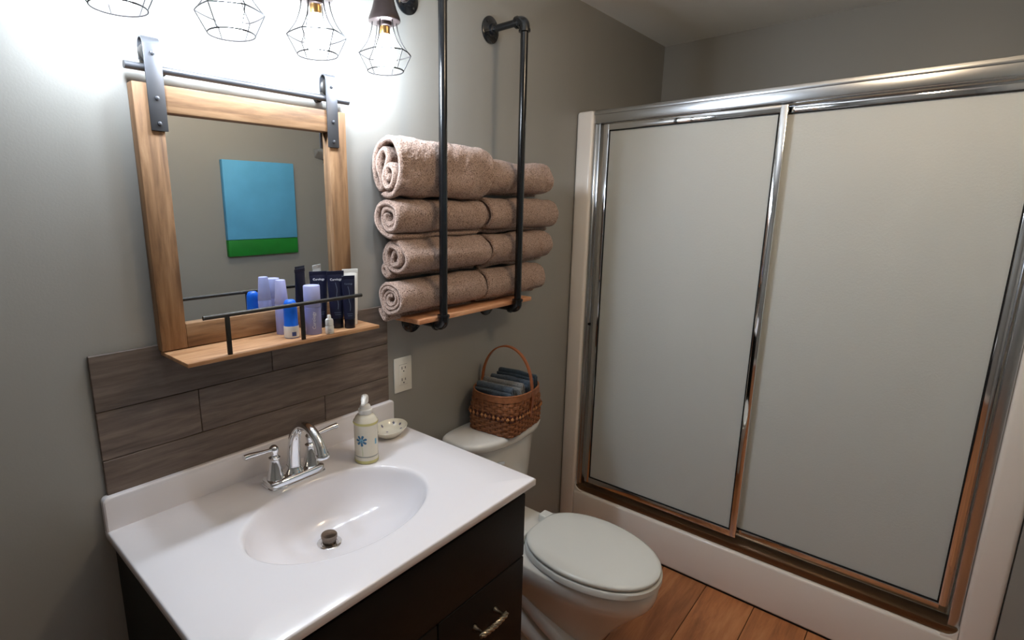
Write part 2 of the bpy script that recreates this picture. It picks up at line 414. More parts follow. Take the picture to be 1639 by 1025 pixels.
# ---------------------------------------------------------------- vanity cabinet
VX0, VX1, VF = .262, 1.060, -.535
vc = thing('vanity_cabinet', (.66, -.27, 0), 'dark espresso vanity cabinet with slab drawers under the white sink top', 'cabinet')
obj('body', merge(box(VX0, VX0 + .016, VF + .019, -.012, 0, .8365), box(VX1 - .016, VX1, VF + .019, -.012, 0, .8365), box(VX0 + .016, VX1 - .016, VF + .03, -.012, .10, .116), box(VX0 + .016, VX1 - .016, -.018, -.012, .1, .70), box(VX0 + .016, VX1 - .016, VF + .08, VF + .095, 0, .10), box(VX0 + .016, VX1 - .016, VF + .019, VF + .034, .605, .8365), box(.722, .738, VF + .019, VF + .034, .1, .605)), M['cab'], vc, smooth=False)
obj('false_front', box(VX0 + .002, VX1 - .002, VF, VF + .018, .632, .812, .0025), M['cab'], vc)
def pull(xc, z, par, vertical=False):
    L = .104; bar = []
    path = [(xc - L / 2 + L * i / 40, VF - .030 - .004 * math.sin(PI * i / 40), z) for i in range(41)]
    b = []
    for k in range(3):       # three twisted strands
        b.append(tube([(p[0], p[1] + .0032 * math.cos(2 * PI * (i / 16 + k / 3)), p[2] + .0032 * math.sin(2 * PI * (i / 16 + k / 3))) for i, p in enumerate(path)], [.0042 * min(1, .55 + i / 8, .55 + (40 - i) / 8) for i in range(41)], 8))
    for s in (-1, 1):
        b.append(lathe_axis([(.0075, 0), (.0075, .003), (.0045, .009), (.004, .026), (.0055, .030)], (xc + s * .040, VF + .0005, z), (0, -1, 0), 14))
    vf = merge(*b)
    if vertical: vf = xform(vf, Matrix.Translation((xc, 0, z)) @ Matrix.Rotation(PI / 2, 4, 'Y') @ Matrix.Translation((-xc, 0, -z)))
    return obj('pull_handle', vf, M['pull'], par)
for (a, b, zp) in ((.345, .628, .540), (.1, .341, .25)):
    d = obj('drawer', box(.732, VX1 - .002, VF, VF + .018, a, b, .0025), M['cab'], vc); pull(.896, zp, d)
d = obj('door', box(VX0 + .002, .493, VF, VF + .018, .1, .628, .0025), M['cab'], vc); pull(.46, .52, d, True)
d = obj('door', box(.497, .728, VF, VF + .018, .1, .628, .0025), M['cab'], vc); pull(.53, .52, d, True)

# ---------------------------------------------------------------- vanity top with integral basin
vt = thing('bathroom_sink', (.66, -.28, .838), 'glossy white cultured marble vanity top with oval integral sink', 'sink')
TX0, TX1, TY0, TY1, TZ, TH = .250, 1.068, -.558, -.001, .86, .022
BC = (.650, -.304); BA, BB = .228, .156; DC = (.653, -.240); DZ = .735
def counter():
    angs = sorted([2 * PI * k / 144 for k in range(144)] + [math.atan2(y - BC[1], x - BC[0]) % (2 * PI) for x in (TX0, TX1) for y in (TY0, TY1)])
    def edge(a, inset):
        x0, x1, y0, y1 = TX0 + inset, TX1 - inset, TY0 + inset, TY1 - inset
        c, s = math.cos(a), math.sin(a); t = 9
        if c > 1e-9: t = min(t, (x1 - BC[0]) / c)
        if c < -1e-9: t = min(t, (x0 - BC[0]) / c)
        if s > 1e-9: t = min(t, (y1 - BC[1]) / s)
        if s < -1e-9: t = min(t, (y0 - BC[1]) / s)
        return BC[0] + c * t, BC[1] + s * t
    R = []
    def ell(a, k):
        c, s = math.cos(a), math.sin(a); q = 1 / math.sqrt((c / BA) ** 2 + (s / BB) ** 2)
        return BC[0] + c * q * k, BC[1] + s * q * k
    R.append([edge(a, .003) + (TZ - TH,) for a in angs])
    R.append([edge(a, .0) + (TZ - TH + .003,) for a in angs])
    R.append([edge(a, .0) + (TZ - .004,) for a in angs])
    R.append([edge(a, .0012) + (TZ - .0012,) for a in angs])
    R.append([edge(a, .004) + (TZ,) for a in angs])
    for k in (.5, .25, .1):
        R.append([tuple(np.array(ell(a, 1.06)) * (1 - k) + np.array(edge(a, .004)) * k) + (TZ,) for a in angs])
    R.append([ell(a, 1.055) + (TZ,) for a in angs])
    R.append([ell(a, 1.03) + (TZ - .0006,) for a in angs])
    R.append([ell(a, 1.012) + (TZ - .0025,) for a in angs])
    R.append([ell(a, .995) + (TZ - .0075,) for a in angs])
    R.append([ell(a, .982) + (TZ - .0145,) for a in angs])
    prof = [(.95, .26), (.91, .40), (.86, .53), (.80, .64), (.72, .745), (.62, .835), (.5, .905), (.38, .95), (.26, .98), (.15, .995)]
    for k, dz in prof:
        s_ = (1 - k) ** 1.0
        R.append([((1 - s_) * ell(a, k)[0] + s_ * (DC[0] + (ell(a, k)[0] - BC[0])), (1 - s_) * ell(a, k)[1] + s_ * (DC[1] + (ell(a, k)[1] - BC[1])), TZ - (TZ - DZ) * dz) for a in angs])
    R.append([(DC[0] + .021 * math.cos(a), DC[1] + .021 * math.sin(a), DZ) for a in angs])
    R.append([(DC[0] + .020 * math.cos(a), DC[1] + .020 * math.sin(a), DZ - .03) for a in angs])
    return rings(R, False, True)
obj('countertop', counter(), M['marble'], vt, angle=50)
def slab_round(x0, x1, y0, y1, z0, z1, r):
    pts = [(x0, z0), (x1, z0)] + [(x1 - r + r * math.cos(a), z1 - r + r * math.sin(a)) for a in np.linspace(0, PI / 2, 6)] + [(x0 + r + r * math.cos(a), z1 - r + r * math.sin(a)) for a in np.linspace(PI / 2, PI, 6)]
    c = lambda s: [(x0 + (p[0] - x0) * 1, p[1]) for p in pts]
    ins = lambda d: [(p[0] + (d if p[0] < (x0 + x1) / 2 else -d), p[1] - (d if p[1] > z0 + 1e-6 else 0)) for p in pts]
    return rings([[(p[0], y1, p[1]) for p in pts], [(p[0], y0 + .003, p[1]) for p in pts], [(p[0], y0, p[1]) for p in ins(.003)]])
obj('backsplash', slab_round(TX0, TX1 - .006, -.020, -.001, .858, .937, .012), M['marble'], vt)
df = obj('drain_flange', lathe([(.0195, -.02), (.0195, -.001), (.022, .0012), (.0285, .0012), (.030, .0), (.030, -.002)], 40, (DC[0], DC[1], DZ + .002)), M['chrome'], vt)
obj('drain_stopper', lathe([(.0165, -.006), (.0175, .010), (.0195, .012), (.0200, .018), (.0185, .0205), (.010, .0220), (.0005, .0222)], 40, (DC[0], DC[1], DZ + .004)), M['drain'], df)

# ---------------------------------------------------------------- faucet
FX, FY = .650, -.100
fa = thing('faucet', (FX, FY, .86), 'polished chrome two-handle faucet with arched spout on the sink deck', 'faucet')
bp_ = [[(FX + p[0], FY + p[1], .86 + z) for p in [(s[0] - 0, s[1]) for s in superring(0, 0, a, b, 0, 7, 56)]] for a, b, z in ((.079, .031, .0), (.079, .031, .003), (.077, .029, .004), (.077, .029, .016), (.0755, .0275, .0185), (.070, .022, .0205))]
obj('base_plate', rings(bp_), M['chrome'], fa)
sp = catmull([(FX, FY, .874), (FX, FY - .001, .905), (FX, FY - .006, .945), (FX, FY - .018, .985), (FX, FY - .044, 1.014), (FX, FY - .078, 1.020), (FX, FY - .108, 1.006), (FX, FY - .126, .984), (FX, FY - .133, .966)], 8)
n = len(sp); rad = [.0185 - .0065 * min(1, i / (n * .55)) + (.003 * max(0, (i - n * .8) / (n * .2))) for i in range(n)]
s_ = obj('spout', merge(tube(sp, rad, 24), lathe([(.023, 0), (.024, .004), (.0215, .009), (.0185, .013), (.0180, .02)], 32, (FX, FY, .878))), M['chrome'], fa)
obj('aerator', lathe_axis([(.0155, -.004), (.0170, 0), (.0170, .006), (.0145, .009)], (FX, FY - .1335, .966), (0, -.25, -1), 28), M['chrome'], s_)
for sx in (-1, 1):
    hx = FX + sx * .051
    h = obj('handle', lathe([(.0225, 0), (.0235, .004), (.021, .010), (.0185, .020), (.0150, .034), (.0115, .048), (.0105, .056), (.0135, .059), (.0140, .063), (.0105, .066), (.0085, .070), (.0095, .075), (.0115, .081), (.0108, .088), (.006, .093), (.0005, .0945)], 32, (hx, FY, .872)), M['chrome'], fa)
    lev = [(hx - sx * .008, FY, .955), (hx + sx * .012, FY - .002, .957), (hx + sx * .040, FY - .004, .960), (hx + sx * .066, FY - .006, .963), (hx + sx * .080, FY - .007, .963)]
    obj('lever', tube(catmull(lev, 5), [.0062 - .0016 * math.sin(PI * min(1, i / 12)) + .0012 * max(0, i - 12) / 8 for i in range(21)], 14), M['chrome'], h)

# ---------------------------------------------------------------- outlet
ou = thing('wall_outlet', (1.1155, 0, .948), 'ivory duplex wall outlet to the right of the vanity backsplash', 'outlet')
ox, oz = 1.1155, 1.006
op = obj('cover_plate', box(ox - .0375, ox + .0375, -.006, -.0005, oz - .058, oz + .058, .0022), M['plate'], ou)
orc = obj('receptacle', box(ox - .0167, ox + .0167, -.0078, -.005, oz - .0335, oz + .0335, .0008), M['plate'], ou)
for dz in (-.0195, .0195):
    obj('slot', box(ox - .0085, ox - .0060, -.0082, -.0076, oz + dz - .001, oz + dz + .0085), M['black'], orc, smooth=False)
    obj('slot', box(ox + .0055, ox + .0080, -.0082, -.0076, oz + dz, oz + dz + .0075), M['black'], orc, smooth=False)
    obj('slot', lathe_axis([(.0024, 0), (.0024, .0006)], (ox, -.0076, oz + dz - .0075), (0, -1, 0), 12), M['black'], orc, smooth=False)
for dz in (-.0339, .0339): obj('seam', box(ox - .0172, ox + .0172, -.0062, -.0058, oz + dz - .00035, oz + dz + .00035), M['black'], orc, smooth=False)
for dz in (-.048, .048): obj('screw', lathe_axis([(.003, 0), (.003, .0006), (.0015, .001)], (ox, -.0058, oz + dz), (0, -1, 0), 12), M['plate'], ou)

# ---------------------------------------------------------------- pipe towel rack
PR = .0125
rk = thing('pipe_towel_rack', (1.35, 0, 1.14), 'black iron pipe towel rack with wooden shelf board mounted on the wall', 'rack')
RX = (1.160, 1.5445); RY = -.145; ZB, ZTT = 1.183, 2.129
flp = [(.0435, 0), (.0435, .004), (.041, .006), (.024, .0075), (.0185, .010), (.0175, .021), (.0150, .0225)]
vpipe = None
for x in RX:
    for z, s in ((ZB, 1), (ZTT, -1)):
        f_ = obj('flange', lathe_axis(flp, (x, -.0008, z), (0, -1, 0), 36), M['pipe'], rk)
        for k in range(4):
            a = PI / 4 + k * PI / 2
            obj('screw', lathe_axis([(.0042, 0), (.0040, .0018), (.002, .0026)], (x + .032 * math.cos(a), -.0068, z + .032 * math.sin(a)), (0, -1, 0), 10), M['pipe'], f_)
        obj('arm', tube([(x, -.008, z), (x, RY + .03, z)], PR - .001, 20), M['pipe'], rk)
        R_ = .019
        cp = [(x, RY + .034, z), (x, RY + R_, z)] + [(x, RY + R_ - R_ * math.sin(a), z + s * (R_ - R_ * math.cos(a))) for a in np.linspace(.2, PI / 2, 7)] + [(x, RY, z + s * .034)]
        el = obj('elbow', merge(tube(cp, .0165, 20), lathe_axis([(.0165, 0), (.0192, .001), (.0192, .008), (.0165, .009)], (x, RY + .026, z), (0, 1, 0), 24), lathe_axis([(.0165, 0), (.0192, .001), (.0192, .008), (.0165, .009)], (x, RY, z + s * .026), (0, 0, s), 24)), M['pipe'], rk)
    obj('upright', tube([(x, RY, ZB + .02), (x, RY, ZTT - .02)], PR, 24), M['pipe'], rk)
obj('shelf_board', box(1.072, 1.655, -.130, -.004, ZB + PR + .0005, ZB + PR + .0155, .003), M['board'], rk)

# ---------------------------------------------------------------- towels
def spiral(R, turns, rin, a_end, squash=1.0, lobes=0, lph=0, nper=60, tail=None, drift=0, dirn=1):
    """path from the core outwards ending at angle a_end (deg)"""
    N = int(turns * nper); out = []
    for i in range(N + 1):
        f = i / N; th = math.radians(a_end) - dirn * 2 * PI * turns * (1 - f)
        r = rin + (R - rin) * f; r *= 1 + lobes * math.sin(3 * th + lph) * (.4 + .6 * (1 - f))
        out.append((r * math.cos(th) + drift * (1 - f), r * math.sin(th) * squash - .3 * drift * (1 - f)))
    if tail:
        q = catmull([(out[-14][0], out[-14][1], 0)] + [(a, b, 0) for a, b in tail], 10)
        out = out[:-14] + [(p.x, p.y) for p in q]
        # even spacing
    P = np.array(out); s = np.r_[0, np.cumsum(np.linalg.norm(np.diff(P, axis=0), axis=1))]
    keep = np.r_[True, np.diff(s) > 1e-6]; P = P[keep]; s = s[keep]
    m = int(s[-1] / .0032); ss = np.linspace(0, s[-1], m)
    P = np.stack([np.interp(ss, s, P[:, 0]), np.interp(ss, s, P[:, 1])], 1)
    for _ in range(3): P[1:-1] = .25 * P[:-2] + .5 * P[1:-1] + .25 * P[2:]
    return P
Gt = 'rolled tan towels on the pipe rack'
BT = ZB + PR + .016
def resample(P, step=.0024, rounds=4):
    P = np.asarray(P, float)
    s = np.r_[0, np.cumsum(np.linalg.norm(np.diff(P, axis=0), axis=1))]; keep = np.r_[True, np.diff(s) > 1e-6]; P = P[keep]; s = s[keep]
    ss = np.linspace(0, s[-1], int(s[-1] / step)); P = np.stack([np.interp(ss, s, P[:, 0]), np.interp(ss, s, P[:, 1])], 1)
    for _ in range(rounds): P[1:-1] = .25 * P[:-2] + .5 * P[1:-1] + .25 * P[2:]
    return P
def wobble(P, seed, amp):
    """crumple the inner turns of a roll"""
    P = np.asarray(P); s = np.linspace(0, 1, len(P)); L_ = len(P) * .0024
    k = amp * (1 - s) ** .6 * np.clip(np.linalg.norm(P, axis=1) / .02, .2, 1)
    P = P + np.stack([vnoise(s * L_ * 45, s * 0 + .3, s * 0 + .7, seed), vnoise(s * L_ * 45, s * 0 + 5.3, s * 0 + .7, seed + 1)], 1) * k[:, None]
    return resample(P)
P1 = [(.022, -.018), (.012, -.030), (.004, -.016), (.014, .002), (.034, .000), (.045, -.022), (.030, -.046), (.006, -.048), (-.010, -.030), (-.007, .000), (.004, .026), (-.008, .044), (-.030, .030), (-.040, -.002), (-.034, -.034), (-.040, -.056), (-.060, -.050), (-.068, -.016), (-.060, .030), (-.032, .060), (.006, .070), (.040, .063), (.063, .034), (.069, -.004), (.060, -.044), (.036, -.066), (.004, -.070), (-.024, -.067)]
P1 = resample([(p.x * .83, p.y) for p in catmull([(a, b, 0) for a, b in P1], 12)])
TW = [
 (1.008, 1.418, -.0675, 1.6490, .0185, P1, 'tan terry towel rolled loosely, big folds, left end of the top row', .007),
 (1.010, 1.406, -.0665, 1.5115, .0180, wobble(spiral(.0578, 2.5, .013, -75, .95, .05, .3), 3, .011), 'rolled tan terry towel, left one in the second row from top', .003),
 (1.032, 1.427, -.0665, 1.3925, .0165, wobble(spiral(.0578, 2.9, .011, -100, .95, .05, 2, tail=[(-.030, -.054), (-.048, -.048), (-.056, -.034), (-.048, -.022), (-.041, -.031)]), 5, .009), 'rolled tan terry towel with curled loose edge, left one in third row', .003),
 (1.012, 1.404, -.0665, 1.2735, .0130, wobble(spiral(.0550, 3.6, .010, -110, .95, .04, 1, tail=[(-.022, -.062), (-.046, -.054), (-.057, -.034)]), 7, .006), 'tightly rolled tan terry towel at the left of the bottom row', .003),
 (1.424, 1.800, -.0665, 1.636, .0190, wobble(spiral(.0585, 2.3, .013, -120, 1.0, .08, 2), 9, .006), 'rolled tan terry towel at the right of the top row', .005),
 (1.424, 1.848, -.0665, 1.5115, .0165, wobble(spiral(.0580, 2.7, .011, -95, .95, .05, 3), 12, .004), 'rolled tan terry towel, right one in the second row from top', .003),
 (1.433, 1.812, -.0665, 1.3925, .0165, wobble(spiral(.0580, 2.8, .011, -95, .95, .06, 0), 15, .005), 'creased rolled tan terry towel, right one in third row from top', .0045),
 (1.416, 1.770, -.0665, 1.2735, .0150, wobble(spiral(.0580, 3.0, .010, -95, .95, .04, 4), 18, .004), 'rolled tan terry towel at the right of the bottom row', .003),
]
for i, (x0, x1, yc, zc, t, path, lab, lump) in enumerate(TW):
    o = fastobj('rolled_towel', ribbon_roll('t', path, t, x0, x1, yc, zc, None, 11 + i * 7, nx=150, fuzz=.0017, lump=lump, stagger=.016), M['towel'])
    props(o, lab, 'towel', Gt)

# ---------------------------------------------------------------- mirror on barn-door hardware
MX0, MX1, MZ0, MZ1 = .395, .905, 1.232, 1.783
mr_ = thing('wall_mirror', (.65, 0, MZ0), 'mirror in a rustic pine frame hanging on barn door hardware', 'mirror')
SW, FT, FB = .054, -.032, -.004
obj('stile', box(MX1 - SW, MX1, FT, FB, MZ0, MZ1, .002), M['pine'], mr_)
obj('stile', box(MX0, MX0 + SW, FT, FB, MZ0, MZ1, .002), M['pine'], mr_)
obj('top_rail', box(MX0 + SW, MX1 - SW, FT, FB, MZ1 - .053, MZ1, .002), M['pine_x'], mr_)
obj('bottom_rail', box(MX0 + SW, MX1 - SW, FT, FB, MZ0, MZ0 + .054, .002), M['pine_x'], mr_)
obj('mirror_glass', box(MX0 + SW, MX1 - SW, -.016, -.010, MZ0 + .054, MZ1 - .053), M['mirror'], mr_, smooth=False)
def strap(x):
    s = obj('hanger_strap', merge(box(x - .0165, x + .0165, FT - .0045, FT - .0005, 1.692, 1.858, .001),
        tube([(x, FT - .0025 + 0, 1.856)] + arc((x, FT + .0105, 1.858), .0130, PI, .15, 10, 'yz') + [(x, FT + .0235, 1.83)], .003, flat=(.033, .004))), M['iron'], mr_)
    for z in (1.840, 1.755, 1.706): obj('bolt', lathe_axis([(.0045, 0), (.0042, .0025), (.002, .0035)], (x, FT - .0045, z), (0, -1, 0), 8), M['iron'], s)
    obj('roller', lathe_axis([(.017, -.006), (.021, -.005), (.015, 0), (.021, .005), (.017, .006)], (x, FT + .0085, 1.841), (0, 1, 0), 24), M['dark'], s)
strap(.862); strap(.438)
hr = thing('mirror_rail', (.65, 0, 1.805), 'grey steel barn door rail above the pine mirror frame', 'rail')
obj('bar', tube([(.388, -.024, 1.8125), (.922, -.024, 1.8125)], .0075, 16), M['iron'], hr)
for x in (.839, .461): obj('standoff', lathe_axis([(.0095, 0), (.0095, .012), (.006, .013), (.006, .026)], (x, -.0005, 1.8125), (0, -1, 0), 18), M['dark'], hr)

# ---------------------------------------------------------------- shelf under the mirror
SZ = 1.230; SY = -.158
sf = thing('wall_shelf', (.65, -.005, SZ - .009), 'narrow pine shelf with dark metal guard rail below the mirror', 'shelf')
obj('board', box(.398, .897, SY, -.0105, SZ - .009, SZ, .0015), M['shelfwood'], sf)
GY = SY + .008
obj('guard_rail', tube([(.44, GY, 1.3165), (.846, GY, 1.3165)], .0046, 14), M['dark'], sf)
for x in (.670, .49): obj('post', box(x - .0048, x + .0048, GY - .003, GY + .003, SZ, 1.3165, .0008), M['dark'], sf)

# ---------------------------------------------------------------- toiletries
def squeeze_tube(x, y, h, wd, label, rot, bodym, capm, texts, mark=True, capr=None, tilt=0):
    t = thing('squeeze_tube', (x, y, SZ), label, 'tube', 'squeeze tubes on the mirror shelf')
    capr = capr or wd * .36; ch = h * .17
    T = Matrix.Translation((x, y, SZ + .0003)) @ Matrix.Rotation(rot, 4, 'Z') @ Matrix.Rotation(tilt, 4, 'X')
    def el(a, b, z): return [(a * math.cos(2 * PI * k / 40), b * math.sin(2 * PI * k / 40), z) for k in range(40)]
    R = []
    for i in range(15):
        f = i / 14; a = capr * 1.04 + (wd / 2 - capr * 1.04) * f ** .8; b = capr * 1.04 * (1 - f) ** .75 + .0009
        R.append(el(a, b, ch + .001 + (h - ch - .010) * f))
    body = obj('body', xform(rings(R), T), bodym, t)
    obj('crimp', xform(box(-wd / 2, wd / 2, -.0010, .0010, h - .0095, h, .0004, 1), T), bodym, t)
    obj('cap', xform(lathe([(capr * .97, 0), (capr, .0012), (capr, ch - .001), (capr * .98, ch)], 36), T), capm, t)
    def depth(u, z):
        f = min(1, max(0, (z - ch) / (h - ch - .010))); a = capr * 1.04 + (wd / 2 - capr * 1.04) * f ** .8; b = capr * 1.04 * (1 - f) ** .75 + .0009
        return b * math.sqrt(max(0, 1 - (u / a) ** 2))
    def onface(vf): return xform(([(p[0], -depth(p[0], p[1]) - .0003 - p[2], p[1]) for p in vf[0]], vf[1]), T)
    for s_, size, zz, mm in texts: obj('lettering', onface(move(text_mesh(s_, size), 0, zz, 0)), mm, body)
    if mark:
        P = catmull([(-.002, h * .80, 0), (.001, h * .68, 0), (-.001, h * .56, 0), (.002, h * .44, 0), (.0005, h * .34, 0)], 8)
        V = []; F = []
        for i, p in enumerate(P): V += [(p.x - .00045, p.y, 0), (p.x + .00045, p.y, 0)]
        F = [[2 * i, 2 * i + 1, 2 * i + 3, 2 * i + 2] for i in range(len(P) - 1)]
        obj('line_drawing', onface((V, F)), M['greyprint'], body)
        def line(z, l): return onface(([(-l / 2 + l * k / 8, z + dz, 0) for k in range(9) for dz in (0, .0008)], [[2 * k, 2 * k + 1, 2 * k + 3, 2 * k + 2] for k in range(8)]))
        obj('fine_print', merge(line(h * .28, wd * .42), line(h * .245, wd * .36)), M['greyprint'], body)
    return t
squeeze_tube(.778, -.060, .147, .046, 'navy squeeze tube standing behind the lavender bottle, leftmost tube', -.42, M['navy'], M['navycap'], [('Curology', .0078, .126, M['print'])])
squeeze_tube(.803, -.100, .149, .044, 'navy squeeze tube in the middle of the three navy tubes', -.42, M['navy'], M['navycap'], [('Curology', .0078, .127, M['print'])])
squeeze_tube(.8235, -.126, .137, .034, 'smallest navy squeeze tube, rightmost navy one on the shelf', -.5, M['navy'], M['navycap'], [('Curology', .0055, .116, M['greyprint'])], capr=.0135)
squeeze_tube(.854, -.094, .149, .042, 'white squeeze tube standing at the right end of the shelf', -.42, M['whitep'], M['whitep'], [], mark=False)
def lav_bottle(x, y, h, r, label, taper, text):
    t = thing('cylinder_bottle', (x, y, SZ), label, 'bottle')
    b = obj('body', lathe([(r * .97, 0), (r, .0012), (r, h * .56), (r * .99, h * .562)], 40, (x, y, SZ)), M['lav'], t)
    obj('cap', lathe([(r * .985, h * .565), (r, h * .57), (r * taper, h - .0015), (r * (taper - .05), h), (0.0005, h)], 40, (x, y, SZ)), M['lavcap'], t)
    if text:
        a0 = math.atan2(CAM.y - y, CAM.x - x) + .12
        vf = text_mesh('Curology', .0115); V = []
        for p in vf[0]:   # read bottom to top, wrapped round the cylinder
            ang = a0 + (-p[1]) / r; rr = r + .0002 + p[2]
            V.append((x + rr * math.cos(ang), y + rr * math.sin(ang), SZ + h * .30 + p[0]))
        obj('lettering', (V, vf[1]), M['print'], b)
lav_bottle(.7225, -.112, .1215, .0205, 'lavender cylindrical bottle with white vertical lettering on the shelf', .985, True)
lav_bottle(.670, -.058, .135, .0165, 'lavender bottle with tapered cap behind the blue bottle', .72, False)
bx_, by_ = .6635, -.108
t = thing('blue_bottle', (bx_, by_, SZ), 'bright blue plastic bottle with white label at the left of the shelf', 'bottle')
b = obj('body', lathe([(.0165, 0), (.0175, .0015), (.0175, .03), (.0165, .0315), (.0163, .07), (.0155, .082), (.0125, .090), (.009, .0925), (.0005, .093)], 36, (bx_, by_, SZ)), M['blue'], t)
l_ = obj('label_band', lathe([(.0178, .002), (.0179, .0025), (.0179, .0295), (.0178, .030)], 36, (bx_, by_, SZ), caps=False), M['whitep'], b)
a0 = math.atan2(CAM.y - by_, CAM.x - bx_) + .35
obj('label_print', ([(bx_ + .0181 * math.cos(a0 + u), by_ + .0181 * math.sin(a0 + u), SZ + .006 + v) for u in np.linspace(-.3, .3, 6) for v in (0, .010)], [[2 * k, 2 * k + 1, 2 * k + 3, 2 * k + 2] for k in range(5)]), M['blueprint'], l_)
dx_, dy_ = .7485, -.1435
t = thing('dropper_bottle', (dx_, dy_, SZ), 'tiny white dropper bottle at the front of the shelf', 'bottle')
b = obj('body', lathe([(.0098, 0), (.0106, .001), (.0106, .019), (.0095, .021), (.0065, .0215)], 28, (dx_, dy_, SZ)), M['whitep'], t)
obj('cap', lathe([(.0098, .0220), (.0101, .0227), (.0101, .033), (.0088, .037), (.0050, .039), (.0046, .046), (.0036, .0475), (.0005, .0477)], 28, (dx_, dy_, SZ)), M['whitep'], t)
a0 = math.atan2(CAM.y - dy_, CAM.x - dx_)
obj('label_print', merge(*[([(dx_ + .0108 * math.cos(a0 + u), dy_ + .0108 * math.sin(a0 + u), SZ + zz + v) for u in np.linspace(-.3, .4, 6) for v in (0, .0007)], [[2 * k, 2 * k + 1, 2 * k + 3, 2 * k + 2] for k in range(5)]) for zz in (.005, .009, .0125)]), M['greyprint'], b)

# ---------------------------------------------------------------- soap dispenser
sx, sy, sz = .839, -.158, .8602
t = thing('soap_dispenser', (sx, sy, sz), 'cream ceramic soap pump bottle with a blue painted flower', 'soap dispenser')
b = obj('body', lathe([(.0295, 0), (.0315, .002), (.0328, .006), (.0326, .016), (.0320, .024), (.0320, .106), (.0328, .109), (.0336, .113), (.0330, .117), (.0300, .121), (.0272, .127), (.0225, .132), (.0185, .1345), (.0165, .1355)], 48, (sx, sy, sz)), M['cream'], t)
obj('rim_band', lathe([(.0329, .1095), (.0340, .113), (.0332, .1165)], 48, (sx, sy, sz), caps=False), M['creamy'], b)
obj('base_band', lathe([(.0320, .0012), (.0331, .006), (.0329, .010)], 48, (sx, sy, sz), caps=False), M['creamy'], b)
obj('grey_line', lathe([(.0323, .0185), (.0325, .0205), (.0323, .0225)], 48, (sx, sy, sz), caps=False), M['greyband'], b)
pm = obj('pump', lathe([(.0175, .1350), (.0188, .137), (.0188, .1475), (.0170, .1495), (.0150, .150), (.0145, .156), (.0120, .160), (.0080, .1615), (.0058, .163), (.0058, .172)], 32, (sx, sy, sz)), M['whitep'], t)
noz = tube(catmull([(sx + .006, sy + .004, sz + .172), (sx, sy, sz + .178), (sx - .010, sy - .010, sz + .183), (sx - .022, sy - .022, sz + .180), (sx - .028, sy - .028, sz + .172)], 5), [.0068] * 5 + [.0088] * 5 + [.0072] * 5 + [.0058] * 5 + [.005], 16)
obj('nozzle', merge(noz, lathe([(.0085, .166), (.0098, .170), (.0098, .180), (.0085, .1855), (.0050, .188), (.0005, .1885)], 24, (sx, sy, sz))), M['whitep'], pm)
fa0 = math.atan2(CAM.y - sy, CAM.x - sx) - .42
def oncyl(pts, faces, r, zoff, a0=None):
    a0 = fa0 if a0 is None else a0
    return [(sx + (r + p[2]) * math.cos(a0 + p[0] / r), sy + (r + p[2]) * math.sin(a0 + p[0] / r), sz + zoff + p[1]) for p in pts], faces
for k in range(7):
    a = 2 * PI * k / 7 + .35; pts = [(0, 0, .0004)]
    for s in (-.62, -.38, 0, .38, .62):
        rr = .0160 if s == 0 else (.0145 if abs(s) < .5 else .0070)
        pts.append((rr * math.cos(a + s * .62), rr * math.sin(a + s * .62), .0005))
    obj('flower_petal', oncyl(pts, [[0, 1, 2, 3, 4, 5]], .0320, .068), M['flower'], b, smooth=False)
obj('flower_centre', oncyl([(  .0055 * math.cos(2 * PI * k / 12), .0055 * math.sin(2 * PI * k / 12), .0006) for k in range(12)], [list(range(12))], .0320, .068), M['flowerc'], b, smooth=False)
obj('flower_stem', oncyl([(.003 * math.sin(q / 9 * 2) + d_, -.014 - .030 * q / 9, .0003) for q in range(10) for d_ in (-.0007, .0007)], [[2 * q, 2 * q + 1, 2 * q + 3, 2 * q + 2] for q in range(9)], .0320, .068), M['stem'], b, smooth=False)
obj('side_motif', oncyl([(u, v, .0003) for u in (-.004, -.001, .003) for v in (-.008, .008)], [[0, 1, 3, 2], [2, 3, 5, 4]], .0320, .062, fa0 + 1.32), M['flowerc'], b, smooth=False)

# ---------------------------------------------------------------- soap dish
qx, qy, qz, qr = .992, -.080, .8602, math.radians(20)
def dish_rings(scale, z): return [superring(qx, qy, .066 * k * scale, .047 * k * scale, qz + zz, 2, 56, qr) for k, zz in z]
sd = thing('soap_dish', (qx, qy, qz), 'oval cream soap dish with small painted flowers behind the soap dispenser', 'soap dish')
b = obj('bowl', rings(dish_rings(1, [(.55, 0), (.60, .001), (.72, .006), (.88, .015), (.98, .023), (1.0, .0255), (.975, .0265), (.945, .024), (.84, .0150), (.70, .0080), (.5, .005), (.2, .0045), (.02, .0045)])), M['cream'], sd)
for u, v in ((.75, .35), (.2, .78), (-.35, .7), (.55, -.35), (-.1, -.5), (.0, .25), (.8, -.1)):
    r0 = math.hypot(u, v); ht = np.interp(r0, [.2, .5, .70, .84, .945], [.0045, .005, .008, .015, .024]) + .0007
    cxx, cyy = u * .066, v * .047
    X = qx + cxx * math.cos(qr) - cyy * math.sin(qr); Y = qy + cxx * math.sin(qr) + cyy * math.cos(qr)
    P = [(X, Y, qz + ht)]; Fq = []
    for k in range(10):
        a = 2 * PI * k / 10; rr = .0048 if k % 2 else .0024
        uu, vv = u + rr * math.cos(a) / .066, v + rr * math.sin(a) / .047; r1 = math.hypot(uu, vv)
        h1 = np.interp(r1, [.2, .5, .70, .84, .945], [.0045, .005, .008, .015, .024]) + .0007
        cxx, cyy = uu * .066, vv * .047
        P.append((qx + cxx * math.cos(qr) - cyy * math.sin(qr), qy + cxx * math.sin(qr) + cyy * math.cos(qr), qz + h1))
    obj('painted_flower', (P, [[0, 1 + k, 1 + (k + 1) % 10] for k in range(10)]), M['violet'], b, smooth=False)

